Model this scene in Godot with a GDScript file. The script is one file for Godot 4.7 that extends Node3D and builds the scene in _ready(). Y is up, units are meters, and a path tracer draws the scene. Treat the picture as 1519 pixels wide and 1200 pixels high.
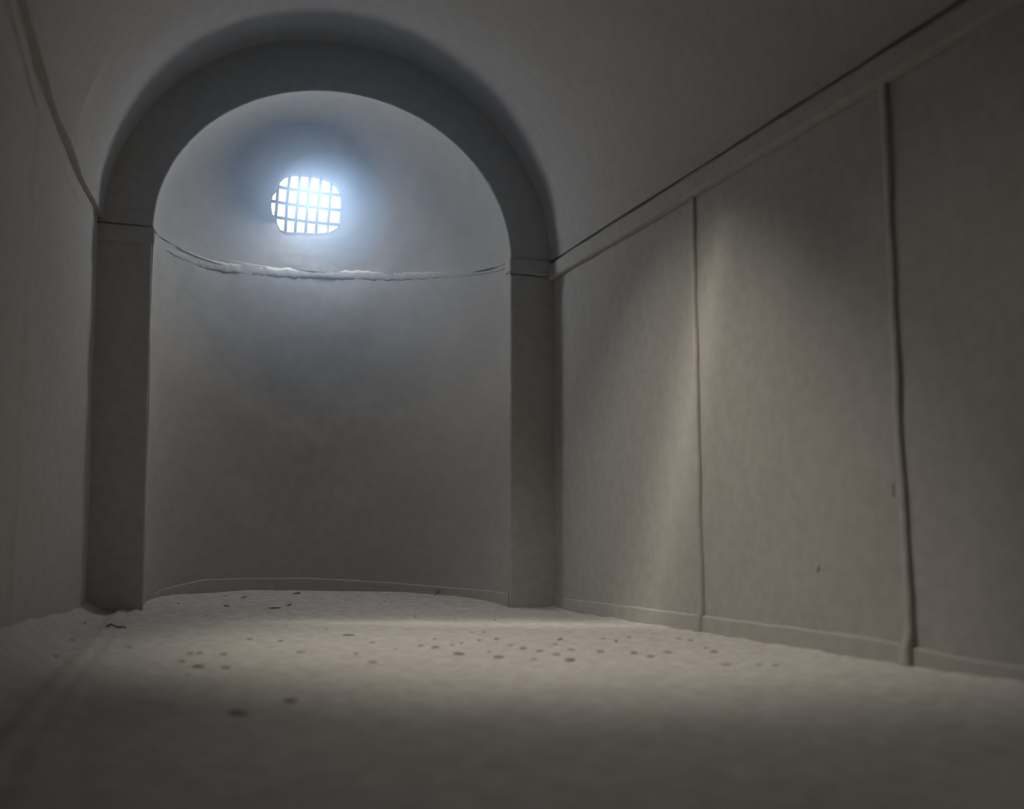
extends Node3D
# A whitewashed barrel-vaulted chamber ending in an apse with one barred window.
# The nave runs along z: the end wall stands at z = -11.5, the camera near z = 0. Units are metres.

const END_Z := -11.5          # front of the end wall
const RIGHT_X := 4.777        # face of the right wall
const BACK_Z := 2.2           # wall behind the camera
const SPRING := 4.07          # height where the vault starts
const RISE := 2.34            # rise of the vault
const RIDGE_T := 0.10        # trowel ridge on the vault: place round the vault and along it
const RIDGE_Z := -9.62
const RIDGE_RUN := -0.04
const APSE_X := 2.24          # middle of the apse
const APSE_A := 2.0           # half width of the apse
const APSE_D := 1.35          # depth of the apse
const DOME_RISE := 1.775      # rise of the half dome over the apse

var soft := FastNoiseLite.new()
var fine := FastNoiseLite.new()
var plaster: StandardMaterial3D
var floor_plaster: StandardMaterial3D
var crumb_dark: StandardMaterial3D
var straw_dark: StandardMaterial3D
var iron: StandardMaterial3D
var used := {}


func _ready() -> void:
	look_and_light()
	make_noise_and_materials()
	build_floor()
	build_side_walls()
	build_vault()
	build_end_wall()
	build_window()
	build_cornices()
	build_wall_ribs()
	build_baseboards()
	build_lamp()
	build_crumbs()
	build_haze()


# ---------------------------------------------------------------- camera, sky, light

func look_and_light() -> void:
	var cam := Camera3D.new()
	cam.name = "camera"
	cam.fov = 41.588
	cam.near = 0.05
	cam.far = 200.0
	cam.position = Vector3(0, 0.8, 0)
	cam.rotation_degrees = Vector3(7.25, -20.31, 0)
	var att := CameraAttributesPhysical.new()
	att.frustum_focal_length = 31.6
	att.frustum_focus_distance = 12.6
	att.exposure_aperture = 0.5
	att.frustum_near = 0.05
	att.frustum_far = 200.0
	cam.attributes = att
	add_child(cam)
	cam.current = true

	var env := Environment.new()
	env.background_mode = Environment.BG_SKY
	var sky := Sky.new()
	var air := ProceduralSkyMaterial.new()
	air.sky_top_color = Color(1.0, 0.98, 0.86)
	air.sky_horizon_color = Color(1.0, 0.98, 0.82)
	air.ground_horizon_color = Color(1.0, 0.98, 0.82)
	air.ground_bottom_color = Color(0.6, 0.6, 0.58)
	air.energy_multiplier = 1.6
	sky.sky_material = air
	env.sky = sky
	env.ambient_light_source = Environment.AMBIENT_SOURCE_DISABLED
	env.tonemap_mode = Environment.TONE_MAPPER_LINEAR
	env.tonemap_exposure = 1.0
	env.sdfgi_enabled = true
	env.ssao_enabled = true
	env.ssil_enabled = true
	env.volumetric_fog_enabled = true
	env.volumetric_fog_density = 0.0
	var around := WorldEnvironment.new()
	around.name = "surroundings"
	around.environment = env
	add_child(around)

	# daylight that comes in through the barred window of the apse
	var day := AreaLight3D.new()
	day.name = "window_daylight"
	day.area_size = Vector2(0.72, 0.6)
	day.light_color = Color(1.0, 0.985, 0.965)
	day.light_energy = 5.9
	day.area_range = 40.0
	day.area_attenuation = 2.0
	day.shadow_enabled = true
	day.position = Vector3(2.03, 4.87, -12.63)
	add_child(day)
	day.look_at(day.position + Vector3(0.17, -0.68, 1.0), Vector3.UP)


func make_noise_and_materials() -> void:
	soft.seed = 11
	soft.noise_type = FastNoiseLite.TYPE_SIMPLEX_SMOOTH
	soft.frequency = 1.0
	soft.fractal_octaves = 2
	fine.seed = 23
	fine.noise_type = FastNoiseLite.TYPE_SIMPLEX_SMOOTH
	fine.frequency = 1.0
	fine.fractal_octaves = 3
	plaster = plaster_material(3, Color(0.69, 0.685, 0.675), Color(0.72, 0.717, 0.71), 0.10)
	floor_plaster = plaster_material(8, Color(0.72, 0.715, 0.705), Color(0.80, 0.795, 0.785), 0.16)
	crumb_dark = StandardMaterial3D.new()
	crumb_dark.albedo_color = Color(0.52, 0.49, 0.45)
	crumb_dark.roughness = 1.0
	straw_dark = StandardMaterial3D.new()
	straw_dark.albedo_color = Color(0.40, 0.37, 0.34)
	straw_dark.roughness = 0.9
	iron = StandardMaterial3D.new()
	iron.albedo_color = Color(0.40, 0.40, 0.42)
	iron.roughness = 0.7


func plaster_material(start: int, a: Color, b: Color, relief: float) -> StandardMaterial3D:
	var n := FastNoiseLite.new()
	n.seed = start
	n.frequency = 0.02
	n.fractal_octaves = 5
	n.fractal_gain = 0.62
	var ramp := Gradient.new()
	ramp.set_color(0, a)
	ramp.set_color(1, b)
	ramp.set_offset(0, 0.25)
	ramp.set_offset(1, 0.75)
	var t := NoiseTexture2D.new()
	t.noise = n
	t.width = 512
	t.height = 512
	t.seamless = true
	t.color_ramp = ramp
	var n2 := FastNoiseLite.new()
	n2.seed = start + 40
	n2.frequency = 0.035
	n2.fractal_octaves = 5
	var t2 := NoiseTexture2D.new()
	t2.noise = n2
	t2.width = 512
	t2.height = 512
	t2.seamless = true
	t2.as_normal_map = true
	t2.bump_strength = 3.0
	var m := StandardMaterial3D.new()
	m.albedo_texture = t
	if relief > 0.12:
		m.normal_enabled = true
		m.normal_texture = t2
		m.normal_scale = relief
	m.roughness = 0.95
	m.metallic_specular = 0.2
	m.uv1_triplanar = true
	m.uv1_world_triplanar = true
	m.uv1_scale = Vector3.ONE * 0.55
	m.cull_mode = BaseMaterial3D.CULL_DISABLED
	return m


# ---------------------------------------------------------------- helpers

func lin(table: Array, v: float) -> float:
	if v <= table[0][0]:
		return table[0][1]
	for i in range(1, table.size()):
		if v <= table[i][0]:
			var k: float = (v - table[i - 1][0]) / (table[i][0] - table[i - 1][0])
			return lerpf(table[i - 1][1], table[i][1], k)
	return table[table.size() - 1][1]


func smooth_lin(table: Array, v: float) -> float:
	return 0.25 * lin(table, v - 0.35) + 0.5 * lin(table, v) + 0.25 * lin(table, v + 0.35)


func ease_between(a: float, b: float, v: float) -> float:
	var t := clampf((v - a) / (b - a), 0.0, 1.0)
	return t * t * (3.0 - 2.0 * t)


const LEFT_PLAN := [[-11.5, -0.31], [-10.2, -0.49], [-8.4, -0.66], [-6.8, -0.72], [-5.0, -0.74], [2.2, -0.74]]
const CREASE := [[-11.8, 0.13], [-10.73, 0.005], [-8.45, -0.149], [-6.8, -0.259], [-4.5, -0.366], [2.2, -0.5]]


func left_x(z: float) -> float:
	return smooth_lin(LEFT_PLAN, z)


func floor_height(x: float, z: float) -> float:
	var t := ease_between(-10.9, -12.85, z)
	var y := (0.17 + 0.06 * ease_between(4.0, 1.0, x)) * t
	y += 0.05 * ease_between(1.0, 0.1, x) * ease_between(-9.5, -11.4, z)
	y += 0.013 * soft.get_noise_2d(x * 0.9, z * 0.9 + 40.0) + 0.0035 * fine.get_noise_2d(x * 5.0, z * 5.0)
	# plaster swept up against the left wall, and the two creases that run beside it
	var d := x - left_x(z)
	if d < 0.42:
		y += 0.22 * pow(clampf(1.0 - d / 0.42, 0.0, 1.1), 3.0)
	var c := x - lin(CREASE, z) - 0.012 * fine.get_noise_1d(z * 2.0)
	y += 0.032 * exp(-pow(c / 0.04, 2.0)) + 0.02 * exp(-pow((c - 0.13) / 0.03, 2.0))
	# a small drift at the foot of the right wall
	y += 0.03 * exp(-pow((RIGHT_X - x) / 0.08, 2.0)) * (0.6 + 0.5 * fine.get_noise_1d(z * 3.0 + 9.0))
	return y


func quad(st: SurfaceTool, a: Vector3, b: Vector3, c: Vector3, d: Vector3) -> void:
	for p in [a, b, c, a, c, d]:
		st.add_vertex(p)


# front and back are grids of points (arrays of rows); a closed slab with a smooth front
func slab(front: Array, back: Array, round_trip := false) -> ArrayMesh:
	var st := SurfaceTool.new()
	st.begin(Mesh.PRIMITIVE_TRIANGLES)
	var ni := front.size() - 1
	var nj: int = front[0].size() - 1
	st.set_smooth_group(1)
	for i in ni:
		for j in nj:
			quad(st, front[i][j], front[i + 1][j], front[i + 1][j + 1], front[i][j + 1])
	st.set_smooth_group(2)
	for i in ni:
		for j in nj:
			quad(st, back[i][j + 1], back[i + 1][j + 1], back[i + 1][j], back[i][j])
	st.set_smooth_group(4)
	for i in ni:
		quad(st, front[i][0], back[i][0], back[i + 1][0], front[i + 1][0])
		quad(st, front[i + 1][nj], back[i + 1][nj], back[i][nj], front[i][nj])
	if not round_trip:
		st.set_smooth_group(8)
		for j in nj:
			quad(st, front[0][j + 1], back[0][j + 1], back[0][j], front[0][j])
			quad(st, front[ni][j], back[ni][j], back[ni][j + 1], front[ni][j + 1])
	st.generate_normals()
	return st.commit()


# a closed profile (array of rings of points, each ring a closed loop) swept along; ends capped
func sweep(rings: Array, sharp := false) -> ArrayMesh:
	var st := SurfaceTool.new()
	st.begin(Mesh.PRIMITIVE_TRIANGLES)
	var n: int = rings[0].size()
	for k in n:
		st.set_smooth_group(-1 if sharp else 1)
		var k2 := (k + 1) % n
		for i in rings.size() - 1:
			quad(st, rings[i][k], rings[i][k2], rings[i + 1][k2], rings[i + 1][k])
	st.set_smooth_group(-1)
	for e in [0, rings.size() - 1]:
		var mid := Vector3.ZERO
		for p in rings[e]:
			mid += p / float(n)
		for k in n:
			var a: Vector3 = rings[e][k]
			var b: Vector3 = rings[e][(k + 1) % n]
			for p in ([mid, b, a] if e == 0 else [mid, a, b]):
				st.add_vertex(p)
	st.generate_normals()
	return st.commit()


func numbered(called: String) -> String:
	if not used.has(called):
		used[called] = 0
		return called
	used[called] += 1
	return "%s_%03d" % [called, used[called]]


func put(mesh: Mesh, called: String, material: Material, parent: Node3D = null) -> MeshInstance3D:
	var o := MeshInstance3D.new()
	o.mesh = mesh
	o.material_override = material
	if parent:
		o.name = called
		parent.add_child(o, true)
	else:
		o.name = numbered(called)
		add_child(o, true)
	return o


func base(called: String, at := Vector3.ZERO) -> Node3D:
	var o := Node3D.new()
	o.name = numbered(called)
	o.position = at
	add_child(o, true)
	return o


func tag(o: Node3D, label: String, category: String, kind := "", group := "") -> Node3D:
	o.set_meta("label", label)
	o.set_meta("category", category)
	if kind:
		o.set_meta("kind", kind)
	if group:
		o.set_meta("group", group)
	return o


# ---------------------------------------------------------------- shell

func build_floor() -> void:
	var front := []
	var back := []
	var nx := 150
	var nz := 370
	for i in nx + 1:
		var row := []
		var under := []
		var x := lerpf(-1.0, 4.95, float(i) / nx)
		for j in nz + 1:
			var z := lerpf(-13.15, BACK_Z + 0.1, float(j) / nz)
			row.append(Vector3(x, floor_height(x, z), z))
			under.append(Vector3(x, -0.25, z))
		front.append(row)
		back.append(under)
	tag(put(slab(front, back), "floor", floor_plaster), "pale uneven plaster floor dusted and speckled with dark crumbs", "floor", "structure")


func build_side_walls() -> void:
	var front := []
	var back := []
	var ny := 70
	var nz := 230
	for i in ny + 1:
		var row := []
		var outer := []
		var y := lerpf(-0.1, 4.2, float(i) / ny)
		for j in nz + 1:
			var z := lerpf(END_Z - 0.25, BACK_Z + 0.1, float(j) / nz)
			var bump := 0.010 * soft.get_noise_2d(y * 0.8, z * 0.8) + 0.002 * fine.get_noise_2d(y * 4.0 + 7.0, z * 4.0)
			row.append(Vector3(RIGHT_X + bump, y, z))
			outer.append(Vector3(RIGHT_X + 0.3, y, z))
		front.append(row)
		back.append(outer)
	tag(put(slab(front, back), "wall_right", plaster), "whitewashed side wall divided by raised vertical plaster ribs", "wall", "structure")
	front = []
	back = []
	for i in ny + 1:
		var row := []
		var outer := []
		var y := lerpf(-0.1, 4.2, float(i) / ny)
		for j in nz + 1:
			var z := lerpf(END_Z - 0.25, BACK_Z + 0.1, float(j) / nz)
			var x := left_x(z) + 0.07 * (1.0 - y / 4.0) * ease_between(-9.0, -11.5, z)
			# a faint flat band stands proud beyond the old joint
			x += 0.018 * ease_between(-8.05, -8.2, z)
			x += 0.012 * soft.get_noise_2d(y * 0.8 + 30.0, z * 0.8) + 0.002 * fine.get_noise_2d(y * 4.0, z * 4.0 + 20.0)
			row.append(Vector3(x, y, z))
			outer.append(Vector3(-1.15, y, z))
		front.append(row)
		back.append(outer)
	tag(put(slab(front, back), "wall_left", plaster), "plain whitewashed side wall curving away beside the swept floor edge", "wall", "structure")
	var r := BoxMesh.new()
	r.size = Vector3(6.6, 7.2, 0.3)
	var w := put(r, "wall_front", plaster)
	w.position = Vector3(2.0, 3.2, BACK_Z + 0.15)
	tag(w, "plain whitewashed wall that closes the chamber opposite the apse", "wall", "structure")


func vault_point(t: float, z: float, out: float) -> Vector3:
	var xl := left_x(z) + 0.07
	var mid := (xl + RIGHT_X - 0.03) * 0.5
	var half := (RIGHT_X - 0.03 - xl) * 0.5
	var a := PI * t
	return Vector3(mid - (half + out) * cos(a), SPRING + 0.04 + (RISE + out) * sin(a), z)


func build_vault() -> void:
	var front := []
	var back := []
	var nt := 90
	var nz := 150
	for i in nt + 1:
		var row := []
		var outer := []
		var t := float(i) / nt
		for j in nz + 1:
			var z := lerpf(END_Z - 0.12, BACK_Z + 0.1, float(j) / nz)
			var bump := 0.022 * soft.get_noise_3d(t * 5.0, z * 0.7, 3.0) + 0.004 * fine.get_noise_3d(t * 18.0, z * 3.0, 5.0)
			# a long trowel ridge on the flank above the plain wall
			var along_ridge := (t - RIDGE_T) / 0.045
			bump -= 0.035 * exp(-pow((z - RIDGE_Z - along_ridge * RIDGE_RUN) / 0.08, 2.0)) * exp(-along_ridge * along_ridge)
			# rounded seam where the vault meets the end wall
			bump -= 0.012 * pow(clampf(1.0 - (z - END_Z) / 0.22, 0.0, 1.0), 2.0)
			row.append(vault_point(t, z, bump))
			outer.append(vault_point(t, z, 0.3))
		front.append(row)
		back.append(outer)
	tag(put(slab(front, back), "ceiling", plaster), "whitewashed barrel vault with a softly uneven surface", "ceiling", "structure")


func outer_arc(a: float) -> Vector2:
	return Vector2(2.24 - 2.7 * cos(a), SPRING + 2.55 * sin(a))


func inner_arc(a: float) -> Vector2:
	return Vector2(APSE_X - APSE_A * cos(a), SPRING + DOME_RISE * sin(a))


func apse_point(phi: float, y: float, out := 0.0) -> Vector3:
	return Vector3(APSE_X + (APSE_A + out) * cos(phi), y, END_Z - 0.02 - (APSE_D + out) * sin(phi))


func build_end_wall() -> void:
	var wall := base("wall_back", Vector3(0, 0, 0))
	tag(wall, "end wall with a round arch opening into a curved apse", "wall", "structure")
	# face of the arch between the vault and the apse
	var rings := []
	var n := 96
	for i in n + 1:
		var a := PI * i / n
		var o := outer_arc(a)
		var p := inner_arc(a)
		var c := p + (o - p).normalized() * 0.012
		var w := 0.006 * fine.get_noise_1d(a * 9.0)
		rings.append([Vector3(o.x, o.y, END_Z + w), Vector3(c.x, c.y, END_Z + w), Vector3(p.x, p.y, END_Z - 0.012), Vector3(p.x, p.y, END_Z - 0.06), Vector3(c.x + (o.x - p.x) * 0.2, c.y, END_Z - 0.35), Vector3(o.x, o.y, END_Z - 0.35)])
	put(sweep(rings, true), "arch", plaster, wall)
	# curved wall of the apse
	var front := []
	var back := []
	var m := 110
	var k := 80
	for i in m + 1:
		var row := []
		var outer := []
		var phi := PI * i / m
		for j in k + 1:
			var y := lerpf(-0.2, SPRING, float(j) / k)
			# the left jamb leans a little
			var lean := 0.06 * (1.0 - y / SPRING) * ease_between(2.6, 3.14, phi)
			var bump := 0.008 * soft.get_noise_2d(phi * 2.0, y * 0.8) + 0.0025 * fine.get_noise_2d(phi * 9.0, y * 4.0)
			if j == k:
				bump = 0.0
			row.append(apse_point(phi, y, bump) + Vector3(lean, 0, 0))
			outer.append(apse_point(phi, y, 0.3))
		front.append(row)
		back.append(outer)
	put(slab(front, back), "apse_wall", plaster, wall)
	build_half_dome(wall)
	# pilasters on both sides of the apse, each with its impost block
	for side in 2:
		var x0 := -0.6 if side == 0 else 4.24
		var x1 := 0.235 if side == 0 else 5.0
		var lean := 0.065 if side == 0 else 0.0
		var p := base("pilaster", Vector3((x0 + x1) * 0.5, 0, END_Z))
		var shaft := []
		for i in 25:
			var y := lerpf(-0.15, 3.9, i / 24.0)
			var s := lean * (1.0 - y / 3.9) + 0.004 * fine.get_noise_1d(y * 4.0 + side * 30.0)
			var a := x0 - p.position.x - (0.0 if side == 0 else -s)
			var b := x1 - p.position.x + (s if side == 0 else 0.0)
			shaft.append([Vector3(a, y, -0.35), Vector3(a, y, -0.014), Vector3(a + 0.014, y, 0.0), Vector3(b - 0.014, y, 0.0), Vector3(b, y, -0.014), Vector3(b, y, -0.09)] if side == 0 else [Vector3(a, y, -0.09), Vector3(a, y, -0.014), Vector3(a + 0.014, y, 0.0), Vector3(b - 0.014, y, 0.0), Vector3(b, y, -0.014), Vector3(b, y, -0.35)])
		put(sweep(shaft, true), "shaft", plaster, p)
		var y0 := 3.872 if side == 0 else 3.925
		var y1 := 4.055 if side == 0 else 4.105
		var e := 0.02
		var block := []
		var a2 := x0 - p.position.x - (0.0 if side == 0 else e)
		var b2 := x1 - p.position.x + (e if side == 0 else 0.0)
		for q in [[y0, 0.018], [y0 + 0.018, 0.0], [y1 - 0.02, 0.0], [y1, 0.02]]:
			var c: float = q[1]
			var f := 0.032 - c
			block.append([Vector3(a2 + c, q[0], -0.14), Vector3(a2 + c, q[0], f - 0.012), Vector3(a2 + c + 0.012, q[0], f), Vector3(b2 - c - 0.012, q[0], f), Vector3(b2 - c, q[0], f - 0.012), Vector3(b2 - c, q[0], -0.14)])
		put(sweep(block, true), "impost", plaster, p)
		tag(p, ["plaster pilaster under the arch, on the side of the swept floor edge", "plaster pilaster under the arch, next to the wall with ribs"][side], "pilaster", "structure")


# outline of the window, seen from the nave (x, y)
func window_outline() -> PackedVector2Array:
	return PackedVector2Array([Vector2(1.585, 4.84), Vector2(1.597, 4.93), Vector2(1.645, 4.99), Vector2(1.672, 5.08), Vector2(1.735, 5.155), Vector2(1.84, 5.195), Vector2(2.0, 5.21), Vector2(2.178, 5.21), Vector2(2.30, 5.18), Vector2(2.40, 5.125), Vector2(2.445, 5.06), Vector2(2.465, 4.95), Vector2(2.468, 4.80), Vector2(2.462, 4.69), Vector2(2.42, 4.63), Vector2(2.33, 4.572), Vector2(2.2, 4.55), Vector2(2.0, 4.535), Vector2(1.80, 4.518), Vector2(1.715, 4.535), Vector2(1.678, 4.60), Vector2(1.66, 4.665), Vector2(1.61, 4.70), Vector2(1.588, 4.77)])


const WINDOW_MID := Vector2(2.03, 4.87)


func dome_z(p: Vector2, grow := 0.0) -> float:
	var q := 1.0 - pow((p.x - APSE_X) / (APSE_A + grow), 2.0) - pow((p.y - SPRING) / (DOME_RISE + grow), 2.0)
	return END_Z - 0.02 - (APSE_D + grow) * sqrt(maxf(q, 0.0))


func along(d: Vector2, poly: PackedVector2Array) -> float:
	var best := 0.0
	for i in poly.size():
		var hit = Geometry2D.segment_intersects_segment(WINDOW_MID, WINDOW_MID + d * 3.0, poly[i], poly[(i + 1) % poly.size()])
		if hit != null:
			best = maxf(best, (hit - WINDOW_MID).length())
	return best


func build_half_dome(wall: Node3D) -> void:
	var angles: Array[float] = []
	for i in 160:
		angles.append(TAU * i / 160.0 - PI)
	for c in [Vector2(APSE_X - APSE_A, SPRING), Vector2(APSE_X + APSE_A, SPRING)]:
		angles.append((c - WINDOW_MID).angle())
	angles.sort()
	angles.append(angles[0] + TAU)
	var hole := window_outline()
	var front := []
	var back := []
	for a in angles:
		var d := Vector2(cos(a), sin(a))
		var r0 := along(d, hole)
		# distance to the rim of the half ellipse
		var s := Vector2(APSE_A, DOME_RISE)
		var o := (WINDOW_MID - Vector2(APSE_X, SPRING)) / s
		var q := d / s
		var bb := o.dot(q)
		var r1 := (-bb + sqrt(bb * bb - q.dot(q) * (o.dot(o) - 1.0))) / q.dot(q)
		if d.y < 0.0:
			r1 = minf(r1, (SPRING - WINDOW_MID.y) / d.y)
		var row := []
		var outer := []
		for j in 41:
			var k := sin(0.5 * PI * j / 40.0)
			var p := WINDOW_MID + d * lerpf(r0, r1, k)
			var w := (0.010 * soft.get_noise_2d(p.x * 1.0, p.y * 1.0 + 60.0) + 0.002 * fine.get_noise_2d(p.x * 4.5, p.y * 4.5)) * minf(1.0, (40 - j) / 6.0)
			var z := dome_z(p) + w
			row.append(Vector3(p.x, p.y, z))
			var e := Vector2(APSE_X, SPRING) + (p - Vector2(APSE_X, SPRING)) * (1.0 + 0.02 * j / 40.0)
			outer.append(Vector3(e.x, e.y, z - 0.10))
		front.append(row)
		back.append(outer)
	put(slab(front, back, true), "half_dome", plaster, wall)


func build_window() -> void:
	# lining of the opening
	var hole := window_outline()
	var front := []
	var back := []
	for i in hole.size() + 1:
		var p := hole[i % hole.size()]
		var d := (p - WINDOW_MID).normalized()
		var z := dome_z(p)
		var lip := p - d * 0.008
		front.append([Vector3(lip.x, lip.y, z + 0.004), Vector3(lip.x, lip.y, z - 0.12)])
		var o := p + d * 0.05
		back.append([Vector3(o.x, o.y, z - 0.012), Vector3(o.x, o.y, z - 0.12)])
	tag(put(slab(front, back, true), "window_1", plaster), "small rounded barred window opening high in the apse, blazing with daylight", "window", "structure")
	# iron bars
	var g := base("window_grille", Vector3(WINDOW_MID.x, WINDOW_MID.y, dome_z(WINDOW_MID) - 0.03))
	tag(g, "iron grille of crossed bars filling the bright window", "grille")
	var o3 := g.position
	for x in [1.663, 1.791, 1.916, 2.042, 2.173, 2.312]:
		var span := cut(Vector2(x, 3.0), Vector2(x, 7.0))
		var rings := []
		for e in 5:
			var y := lerpf(span.x - 0.03, span.y + 0.03, e / 4.0)
			rings.append(round_bar(Vector3(x + 0.003 * sin(y * 9.0 + x * 20.0), y, dome_z(Vector2(x, y)) - 0.045) - o3, Vector3.RIGHT, Vector3.BACK, 0.017))
		put(sweep(rings), "upright_bar", iron, g)
	for y in [4.697, 4.868, 5.035]:
		var span := cut(Vector2(-2.0, y), Vector2(6.0, y))
		var rings := []
		for e in 7:
			var x := lerpf(span.x - 0.03, span.y + 0.03, e / 6.0)
			rings.append(round_bar(Vector3(x, y, dome_z(Vector2(x, y)) - 0.062) - o3, Vector3.UP, Vector3.BACK, 0.019))
		put(sweep(rings), "cross_bar", iron, g)


func round_bar(at: Vector3, u: Vector3, v: Vector3, r: float) -> Array:
	var ring := []
	for k in 8:
		ring.append(at + u * r * cos(TAU * k / 8.0) + v * r * sin(TAU * k / 8.0))
	return ring


# where a straight line crosses the window outline: the two positions along its running axis
func cut(a: Vector2, b: Vector2) -> Vector2:
	var hole := window_outline()
	var lo := 99.0
	var hi := -99.0
	for i in hole.size():
		var hit = Geometry2D.segment_intersects_segment(a, b, hole[i], hole[(i + 1) % hole.size()])
		if hit != null:
			var v: float = hit.y if a.x == b.x else hit.x
			lo = minf(lo, v)
			hi = maxf(hi, v)
	return Vector2(lo, hi)


# ---------------------------------------------------------------- mouldings

func build_cornices() -> void:
	for side in 2:
		var rings := []
		for i in 121:
			var z := lerpf(END_Z - 0.05, BACK_Z, i / 120.0)
			var wall_x := RIGHT_X if side == 0 else left_x(z)
			var s := -1.0 if side == 0 else 1.0
			var w := 0.006 * fine.get_noise_2d(z * 2.0, side * 20.0)
			var u := 0.008 * fine.get_noise_2d(z * 1.3, side * 20.0 + 7.0)
			var h := 0.19 if side == 0 else 0.13
			var top := 4.062 if side == 0 else 4.03
			var p := 1.0 if side == 0 else 0.4
			var ring := []
			for q in [[-0.12, top], [0.045 * p, top], [0.062 * p, top - 0.015], [0.062 * p, top - h + 0.03], [0.05 * p, top - h + 0.008], [0.03 * p, top - h], [-0.12, top - h]]:
				ring.append(Vector3(wall_x + s * (q[0] + w), q[1] + u, z))
			rings.append(ring)
		tag(put(sweep(rings, true), "trim_%d" % (side + 1), plaster), ["rough plaster cornice along the top of the ribbed wall", "plaster cornice along the top of the plain curving wall"][side], "cornice", "structure")
	# string course of the apse: an uneven, partly broken ledge of plaster
	var table := [[0.0, 4.02], [0.8, 4.075], [1.21, 4.07], [1.55, 4.06], [1.89, 4.01], [2.11, 3.98], [2.37, 3.955], [2.56, 3.97], [2.82, 3.985], [3.14, 3.99]]
	var rings := []
	for i in 201:
		var phi := lerpf(0.03, PI - 0.06, i / 200.0)
		var y := lin(table, phi) + 0.012 * fine.get_noise_1d(phi * 14.0)
		var fat := 0.35 + 0.65 * ease_between(2.75, 2.3, phi) * ease_between(0.25, 1.2, phi)
		var out := (0.006 + 0.007 * fine.get_noise_1d(phi * 30.0 + 5.0)) * fat
		var top := (0.062 + 0.022 * fine.get_noise_1d(phi * 17.0 + 50.0)) * fat
		var low := (0.055 + 0.016 * fine.get_noise_1d(phi * 25.0 + 80.0)) * fat
		rings.append([apse_point(phi, y - low, 0.05), apse_point(phi, y - low, 0.0), apse_point(phi, y - low * 0.7, -out), apse_point(phi, y, -out * 1.1), apse_point(phi, y + top * 0.45, -out * 0.6), apse_point(phi, y + top, 0.0), apse_point(phi, y + top, 0.05)])
	var course := put(sweep(rings), "trim_3", plaster)
	# where the ledge has split, a thinner flake runs above it
	rings = []
	for i in 31:
		var phi := lerpf(2.62, 2.22, i / 30.0)
		var y := lerpf(4.055, 4.0, i / 30.0) + 0.006 * fine.get_noise_1d(phi * 20.0 + 30.0)
		var w := 0.016 * sin(PI * (i + 1) / 32.0)
		rings.append([apse_point(phi, y - w, 0.03), apse_point(phi, y - w, -0.006), apse_point(phi, y, -0.012), apse_point(phi, y + w, 0.0), apse_point(phi, y + w, 0.03)])
	put(sweep(rings), "flake", plaster, course)
	tag(course, "rough broken string course running round the apse under the window", "moulding", "structure")


func build_wall_ribs() -> void:
	var spots := [-8.19, -5.61]
	var names := ["raised vertical plaster rib on the side wall, nearer the apse", "raised vertical plaster rib on the side wall, farther from the apse"]
	for k in 2:
		var rings := []
		for i in 81:
			var y := lerpf(-0.03, 3.87, i / 80.0)
			var z: float = spots[k] + 0.018 * soft.get_noise_1d(y * 0.8 + k * 10.0) + 0.004 * fine.get_noise_1d(y * 5.0 + k * 40.0)
			var w := 0.046 + 0.008 * fine.get_noise_1d(y * 3.0 + k * 17.0)
			var t := 0.026 + 0.005 * fine.get_noise_1d(y * 4.0 + k * 31.0) + 0.03 * ease_between(0.26, 0.1, y)
			# plaster spreads at the foot
			var foot := 0.16 * pow(clampf(1.0 - y / 0.28, 0.0, 1.0), 2.0)
			rings.append([Vector3(RIGHT_X + 0.06, y, z - w - foot), Vector3(RIGHT_X - 0.001, y, z - w - foot), Vector3(RIGHT_X - t * 0.55, y, z - w * 0.72 - foot * 0.45), Vector3(RIGHT_X - t, y, z - w * 0.25), Vector3(RIGHT_X - t, y, z + w * 0.55), Vector3(RIGHT_X - t * 0.75, y, z + w * 0.9), Vector3(RIGHT_X + 0.0, y, z + w), Vector3(RIGHT_X + 0.06, y, z + w)])
		tag(put(sweep(rings), "trim_%d" % (k + 4), plaster), names[k], "wall rib", "structure")


func build_baseboards() -> void:
	var rings := []
	for i in 141:
		var z := lerpf(END_Z, BACK_Z, i / 140.0)
		var y := 0.155 + 0.006 * fine.get_noise_1d(z * 3.0) - 0.05 * ease_between(-6.2, -5.0, z)
		var t := 0.024 + 0.006 * fine.get_noise_1d(z * 2.0 + 11.0)
		t *= 0.35 + 0.65 * ease_between(-10.5, -8.6, z)
		rings.append([Vector3(RIGHT_X + 0.05, -0.08, z), Vector3(RIGHT_X - t - 0.012, -0.08, z), Vector3(RIGHT_X - t, y - 0.012, z), Vector3(RIGHT_X - t + 0.012, y, z), Vector3(RIGHT_X + 0.05, y + 0.012, z)])
	tag(put(sweep(rings, true), "baseboard_right", plaster), "low plaster baseboard along the foot of the ribbed wall", "baseboard", "structure")
	var table := [[0.07, 0.199], [0.67, 0.235], [1.216, 0.308], [1.59, 0.354], [1.83, 0.362], [2.06, 0.366], [2.26, 0.364], [2.525, 0.298], [2.76, 0.242], [3.14, 0.2]]
	rings = []
	for i in 121:
		var phi := lerpf(0.02, PI - 0.1, i / 120.0)
		var y := lin(table, phi) + 0.004 * fine.get_noise_1d(phi * 12.0)
		var t := 0.016 + 0.005 * fine.get_noise_1d(phi * 8.0 + 3.0)
		rings.append([apse_point(phi, -0.05, 0.05), apse_point(phi, -0.05, -t - 0.008), apse_point(phi, y - 0.012, -t), apse_point(phi, y, -t + 0.008), apse_point(phi, y + 0.006, 0.05)])
	tag(put(sweep(rings, true), "baseboard_back", plaster), "low curved plaster baseboard round the foot of the apse", "baseboard", "structure")


# ---------------------------------------------------------------- unseen lamp above the picture, placed to light the right wall and floor

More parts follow.
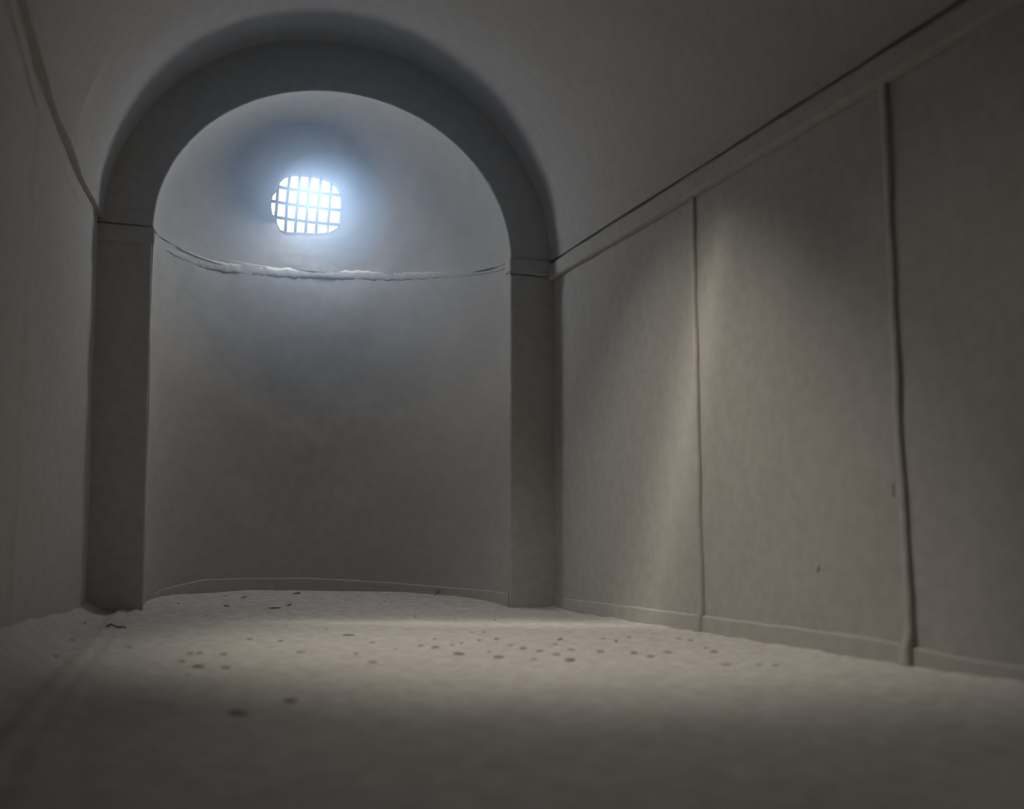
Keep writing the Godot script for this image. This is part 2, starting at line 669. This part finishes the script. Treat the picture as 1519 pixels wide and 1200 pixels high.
func build_lamp() -> void:
	var at := Vector3(1.9, 6.05, -8.07)
	var aim := (Vector3(3.45, 0.0, -8.2) - at).normalized()
	var lamp := base("unseen_spot_lamp", at)
	tag(lamp, "unseen hooded spot lamp above the view, placed to light the ribbed wall and floor", "lamp")
	var metal := StandardMaterial3D.new()
	metal.albedo_color = Color(0.12, 0.12, 0.13)
	metal.roughness = 0.6
	metal.cull_mode = BaseMaterial3D.CULL_DISABLED
	var glow := StandardMaterial3D.new()
	glow.albedo_color = Color(1, 0.93, 0.82)
	glow.emission_enabled = true
	glow.emission = Color(1.0, 0.9, 0.76)
	glow.emission_energy_multiplier = 1.0
	var side := aim.cross(Vector3.UP).normalized()
	var up := side.cross(aim)
	var rings := []
	for q in [[-0.16, 0.03], [-0.15, 0.07], [0.02, 0.09]]:
		rings.append(round_bar(aim * (q[0] - 0.03), side, up, q[1]))
	put(sweep(rings), "housing", metal, lamp)
	var lens := []
	for q in [[-0.012, 0.075], [0.004, 0.075]]:
		lens.append(round_bar(aim * q[0], side, up, q[1]))
	put(sweep(lens), "lamp_lens", glow, lamp)
	var rod := []
	for q in [-0.12, 0.62]:
		rod.append(round_bar(-aim * 0.1 + Vector3.UP * q, Vector3.RIGHT, Vector3.BACK, 0.012))
	put(sweep(rod), "hanging_rod", metal, lamp)
	# unseen flap, placed to cut the beam off short of the end wall
	var n := Vector3(-3.03, -3.31, 6.27).normalized()
	var along_edge := n.cross(aim).normalized()
	var out := along_edge.cross(n).normalized()
	if out.dot(aim) < 0.0:
		out = -out
	var flap := []
	for q in [[0.02, 0.004], [0.36, 0.004]]:
		var c: Vector3 = aim * 0.03 + (out + n * 0.085) * q[0] - n * 0.006
		flap.append([c - along_edge * 0.35 - n * q[1], c + along_edge * 0.35 - n * q[1], c + along_edge * 0.35 + n * q[1], c - along_edge * 0.35 + n * q[1]])
	put(sweep(flap, true), "unseen_flap", metal, lamp)
	var l := SpotLight3D.new()
	l.name = "spot_light"
	l.light_color = Color(1.0, 0.95, 0.88)
	l.light_energy = 29.0
	l.light_size = 0.05
	l.spot_range = 30.0
	l.spot_attenuation = 2.0
	l.spot_angle = 38.5
	l.spot_angle_attenuation = 1.0
	l.shadow_enabled = true
	lamp.add_child(l)
	l.position = aim * 0.03
	l.look_at(l.global_position + aim, Vector3.UP)
	# added fill light, weaker, lifting the near floor and lower right wall
	var f := SpotLight3D.new()
	f.name = "fill_light"
	f.light_color = Color(1.0, 0.96, 0.91)
	f.light_energy = 7.5
	f.light_size = 0.05
	f.spot_range = 30.0
	f.spot_attenuation = 2.0
	f.spot_angle = 31.0
	f.spot_angle_attenuation = 1.0
	f.shadow_enabled = true
	lamp.add_child(f)
	f.position = aim * 0.03
	f.look_at(f.global_position + Vector3(0.22, -1.0, 0.76), Vector3.RIGHT)


# ---------------------------------------------------------------- crumbs and slivers

const CRUMBS := [[1.830, -9.779, 0.9], [1.942, -8.418, 1.0], [2.230, -8.040, 1.1], [2.285, -7.823, 1.3], [2.465, -7.984, 0.9], [2.589, -8.146, 0.8], [2.296, -7.291, 1.7], [2.782, -8.275, 0.9], [3.028, -8.881, 1.0], [2.928, -8.272, 1.1], [2.888, -7.827, 0.8], [2.909, -7.622, 1.3], [2.493, -7.003, 1.5], [2.576, -7.429, 0.9], [2.941, -7.364, 1.3], [2.958, -7.086, 1.2], [2.887, -6.676, 1.7], [3.191, -7.371, 1.1], [3.328, -7.151, 1.5], [3.232, -7.779, 0.8], [2.941, -8.953, 0.7], [2.490, -8.556, 0.7], [1.633, -7.576, 0.9], [1.627, -7.027, 1.2], [1.970, -7.794, 0.7], [2.701, -6.865, 0.8], [3.359, -9.808, 0.6], [3.304, -10.577, 0.6], [2.978, -10.970, 0.7], [3.620, -10.270, 0.8], [3.881, -11.832, 0.6], [3.841, -12.010, 0.5], [3.037, -12.451, 0.7], [3.276, -12.65, 0.6], [2.890, -11.973, 0.6], [3.496, -6.944, 1.4], [3.497, -6.697, 1.3], [3.767, -6.947, 1.2], [4.327, -7.797, 1.0], [4.307, -7.563, 1.0], [4.168, -7.095, 1.0], [4.078, -6.832, 1.3], [4.020, -8.080, 0.9], [3.753, -8.010, 0.8], [4.404, -8.388, 0.6], [3.752, -6.134, 1.1], [3.948, -6.062, 1.0], [4.046, -6.025, 1.1], [-0.224, -10.589, 0.9], [-0.290, -9.408, 1.0], [-0.344, -8.153, 1.0], [0.535, -8.015, 1.1], [0.604, -8.021, 1.1], [0.759, -7.932, 1.2], [0.536, -7.157, 1.8], [0.696, -7.098, 1.5], [0.450, -7.453, 1.1], [0.450, -6.767, 0.9], [1.062, -9.011, 1.2], [1.287, -8.824, 1.1], [1.286, -7.818, 1.3], [1.538, -10.212, 0.7], [1.712, -11.109, 0.5], [0.915, -11.388, 0.6], [1.177, -12.3, 0.6], [0.659, -11.892, 0.7], [0.138, -8.671, 0.8], [0.571, -5.185, 1.8], [0.858, -5.522, 1.8]]


const CRUMB_LABELS := ["tiny dark crumb lying on the rising floor of the apse", "dark crumb beside the floor creases along the plain wall", "blurred dark crumb lying nearest the viewer", "dark crumb in the cluster before the arch, on the plain-wall side", "dark crumb lying near the foot of the ribbed wall", "larger flat dark crumb in the middle of the lit floor", "small dark crumb in the middle of the lit floor", "small dark crumb in the left part of the lit floor", "small dark crumb in the right part of the lit floor"]
const CRUMB_GROUPS := ["crumbs on the apse floor", "crumbs by the creases", "crumbs nearest the viewer", "crumbs on the plain-wall side", "crumbs near the ribbed wall", "larger crumbs in the lit middle", "small crumbs in the lit middle", "small crumbs in the left part of the lit floor", "small crumbs in the right part of the lit floor"]


func crumb_mesh(start: int) -> ArrayMesh:
	var st := SurfaceTool.new()
	st.begin(Mesh.PRIMITIVE_TRIANGLES)
	st.set_smooth_group(1)
	var rng := RandomNumberGenerator.new()
	rng.seed = start
	var n := 9
	var rows := []
	for q in [[1.0, -0.25], [0.95, 0.12], [0.55, 0.36]]:
		var ring := []
		for k in n:
			var r: float = q[0] * rng.randf_range(0.75, 1.15)
			ring.append(Vector3(r * cos(TAU * k / n), q[1] * rng.randf_range(0.8, 1.1), -r * sin(TAU * k / n)))
		rows.append(ring)
	for i in 2:
		for k in n:
			quad(st, rows[i][k], rows[i + 1][k], rows[i + 1][(k + 1) % n], rows[i][(k + 1) % n])
	for k in n:
		for p in [rows[2][k], Vector3(0, 0.42, 0), rows[2][(k + 1) % n]]:
			st.add_vertex(p)
	st.generate_normals()
	return st.commit()


func build_crumbs() -> void:
	var shapes := []
	for i in 5:
		shapes.append(crumb_mesh(100 + i))
	for i in CRUMBS.size():
		var c: Array = CRUMBS[i]
		var o := put(shapes[i % 5], "floor_crumb", crumb_dark)
		var s: float = 0.024 * c[2]
		o.scale = Vector3(s, s * 0.8, s * 1.25)
		o.rotation.y = i * 1.7
		o.position = Vector3(c[0], floor_height(c[0], c[1]), c[1])
		var kind := 6
		if c[1] < -11.0:
			kind = 0
		elif c[0] < 0.2:
			kind = 1
		elif c[1] > -6.0:
			kind = 2
		elif c[0] < 1.4:
			kind = 3
		elif c[0] > 3.45:
			kind = 4
		elif c[2] > 1.4:
			kind = 5
		elif c[0] < 2.1:
			kind = 7
		elif c[0] > 2.85:
			kind = 8
		tag(o, CRUMB_LABELS[kind], "crumb", "", CRUMB_GROUPS[kind])
	# thin dark slivers: from (x, z) to (x, z), rise of the far end, label
	var slivers := [
		[3.602, -12.379, 3.68, -12.47, 0.07, "dark sliver leaning up against the apse baseboard, beside the ribbed-wall pilaster"],
		[1.115, -11.811, 1.171, -11.78, 0.0, "short thin sliver on the apse floor below the left pilaster"],
		[1.325, -12.159, 1.399, -12.25, 0.0, "slanting thin sliver deep in the left half of the apse floor"],
		[1.561, -11.666, 1.694, -11.656, 0.0, "longest dark sliver lying crosswise on the apse floor"],
		[1.764, -11.750, 1.828, -11.843, 0.0, "small slanting sliver just behind the longest sliver"],
		[1.938, -12.425, 2.032, -12.5, 0.0, "thin sliver close to the apse baseboard below the window"],
		[1.848, -9.138, 1.945, -9.102, 0.0, "faint thin sliver in the middle of the floor before the apse"],
		[3.370, -8.053, 3.45, -8.15, 0.0, "thin curved sliver on the brightest patch of floor"],
		[3.80, -7.85, 3.72, -7.68, 0.0, "sliver pointing at the viewer near the rib foot"]]
	for s in slivers:
		var rings := []
		var a := Vector3(s[0], floor_height(s[0], s[1]) + 0.004, s[1])
		var b := Vector3(s[2], floor_height(s[2], s[3]) + 0.004 + s[4], s[3])
		var mid := (a + b) * 0.5
		var side := (b - a).normalized().cross(Vector3.UP).normalized()
		for k in 5:
			var t := k / 4.0
			var r := 0.0065 * (0.45 + sin(PI * t) * 0.7)
			rings.append(round_bar(a.lerp(b, t) - mid + side * 0.012 * sin(PI * t), side, Vector3.UP, r))
		var o := put(sweep(rings), "dark_sliver", straw_dark)
		o.position = mid
		tag(o, s[5], "sliver", "", "thin slivers on the floor")
	# hooked twig by the creases
	var path := [Vector3(-0.03, 0, -10.05), Vector3(0.0, 0, -10.33), Vector3(0.046, 0, -10.30), Vector3(0.12, 0, -10.14)]
	var hook := []
	for p in path:
		hook.append(round_bar(Vector3(p.x, floor_height(p.x, p.z) + 0.012, p.z) - path[1], Vector3(0.8, 0, 0.4).normalized(), Vector3.UP, 0.008))
	var tw := put(sweep(hook), "hooked_twig", straw_dark)
	tw.position = path[1]
	tag(tw, "small hooked twig lying on the creased floor edge before the pilaster", "twig")
	# bits of plaster that stick to the ribbed wall
	for q in [[0.602, -6.538, 0.028, 0.045, "small plaster lump stuck on the wall between the two ribs"], [1.13, -5.70, 0.02, 0.08, "upright plaster blister on the wall just beside the farther rib"]]:
		var o := put(shapes[1], "plaster_lump", plaster)
		o.scale = Vector3(q[2], 0.022, q[3])
		o.rotation_degrees = Vector3(90, 0, 90)
		o.position = Vector3(RIGHT_X - 0.004, q[0], q[1])
		tag(o, q[4], "plaster lump")


func build_haze() -> void:
	# fog volumes placed to make the bluish halo around the window
	var cloud := base("halo_fog", Vector3(2.3, 4.6, -12.1))
	tag(cloud, "bluish fog volumes making the halo before the barred window and thinning into the apse", "halo_fog", "stuff")
	var spots := [["dense_halo", Vector3(-0.06, 0.06, -0.04), Vector3(1.4, 1.4, 0.8), 0.55], ["thin_veil", Vector3(0.0, -0.35, 0.05), Vector3(3.3, 3.2, 1.05), 0.11], ["faint_drift", Vector3(0.0, -0.2, 0.95), Vector3(4.6, 4.6, 2.9), 0.10]]
	for k in 3:
		var fog := FogVolume.new()
		fog.name = spots[k][0]
		fog.shape = RenderingServer.FOG_VOLUME_SHAPE_ELLIPSOID
		fog.position = spots[k][1]
		fog.size = spots[k][2]
		var m := FogMaterial.new()
		m.density = spots[k][3]
		m.albedo = Color(0.70, 0.83, 1.0)
		fog.material = m
		cloud.add_child(fog, true)
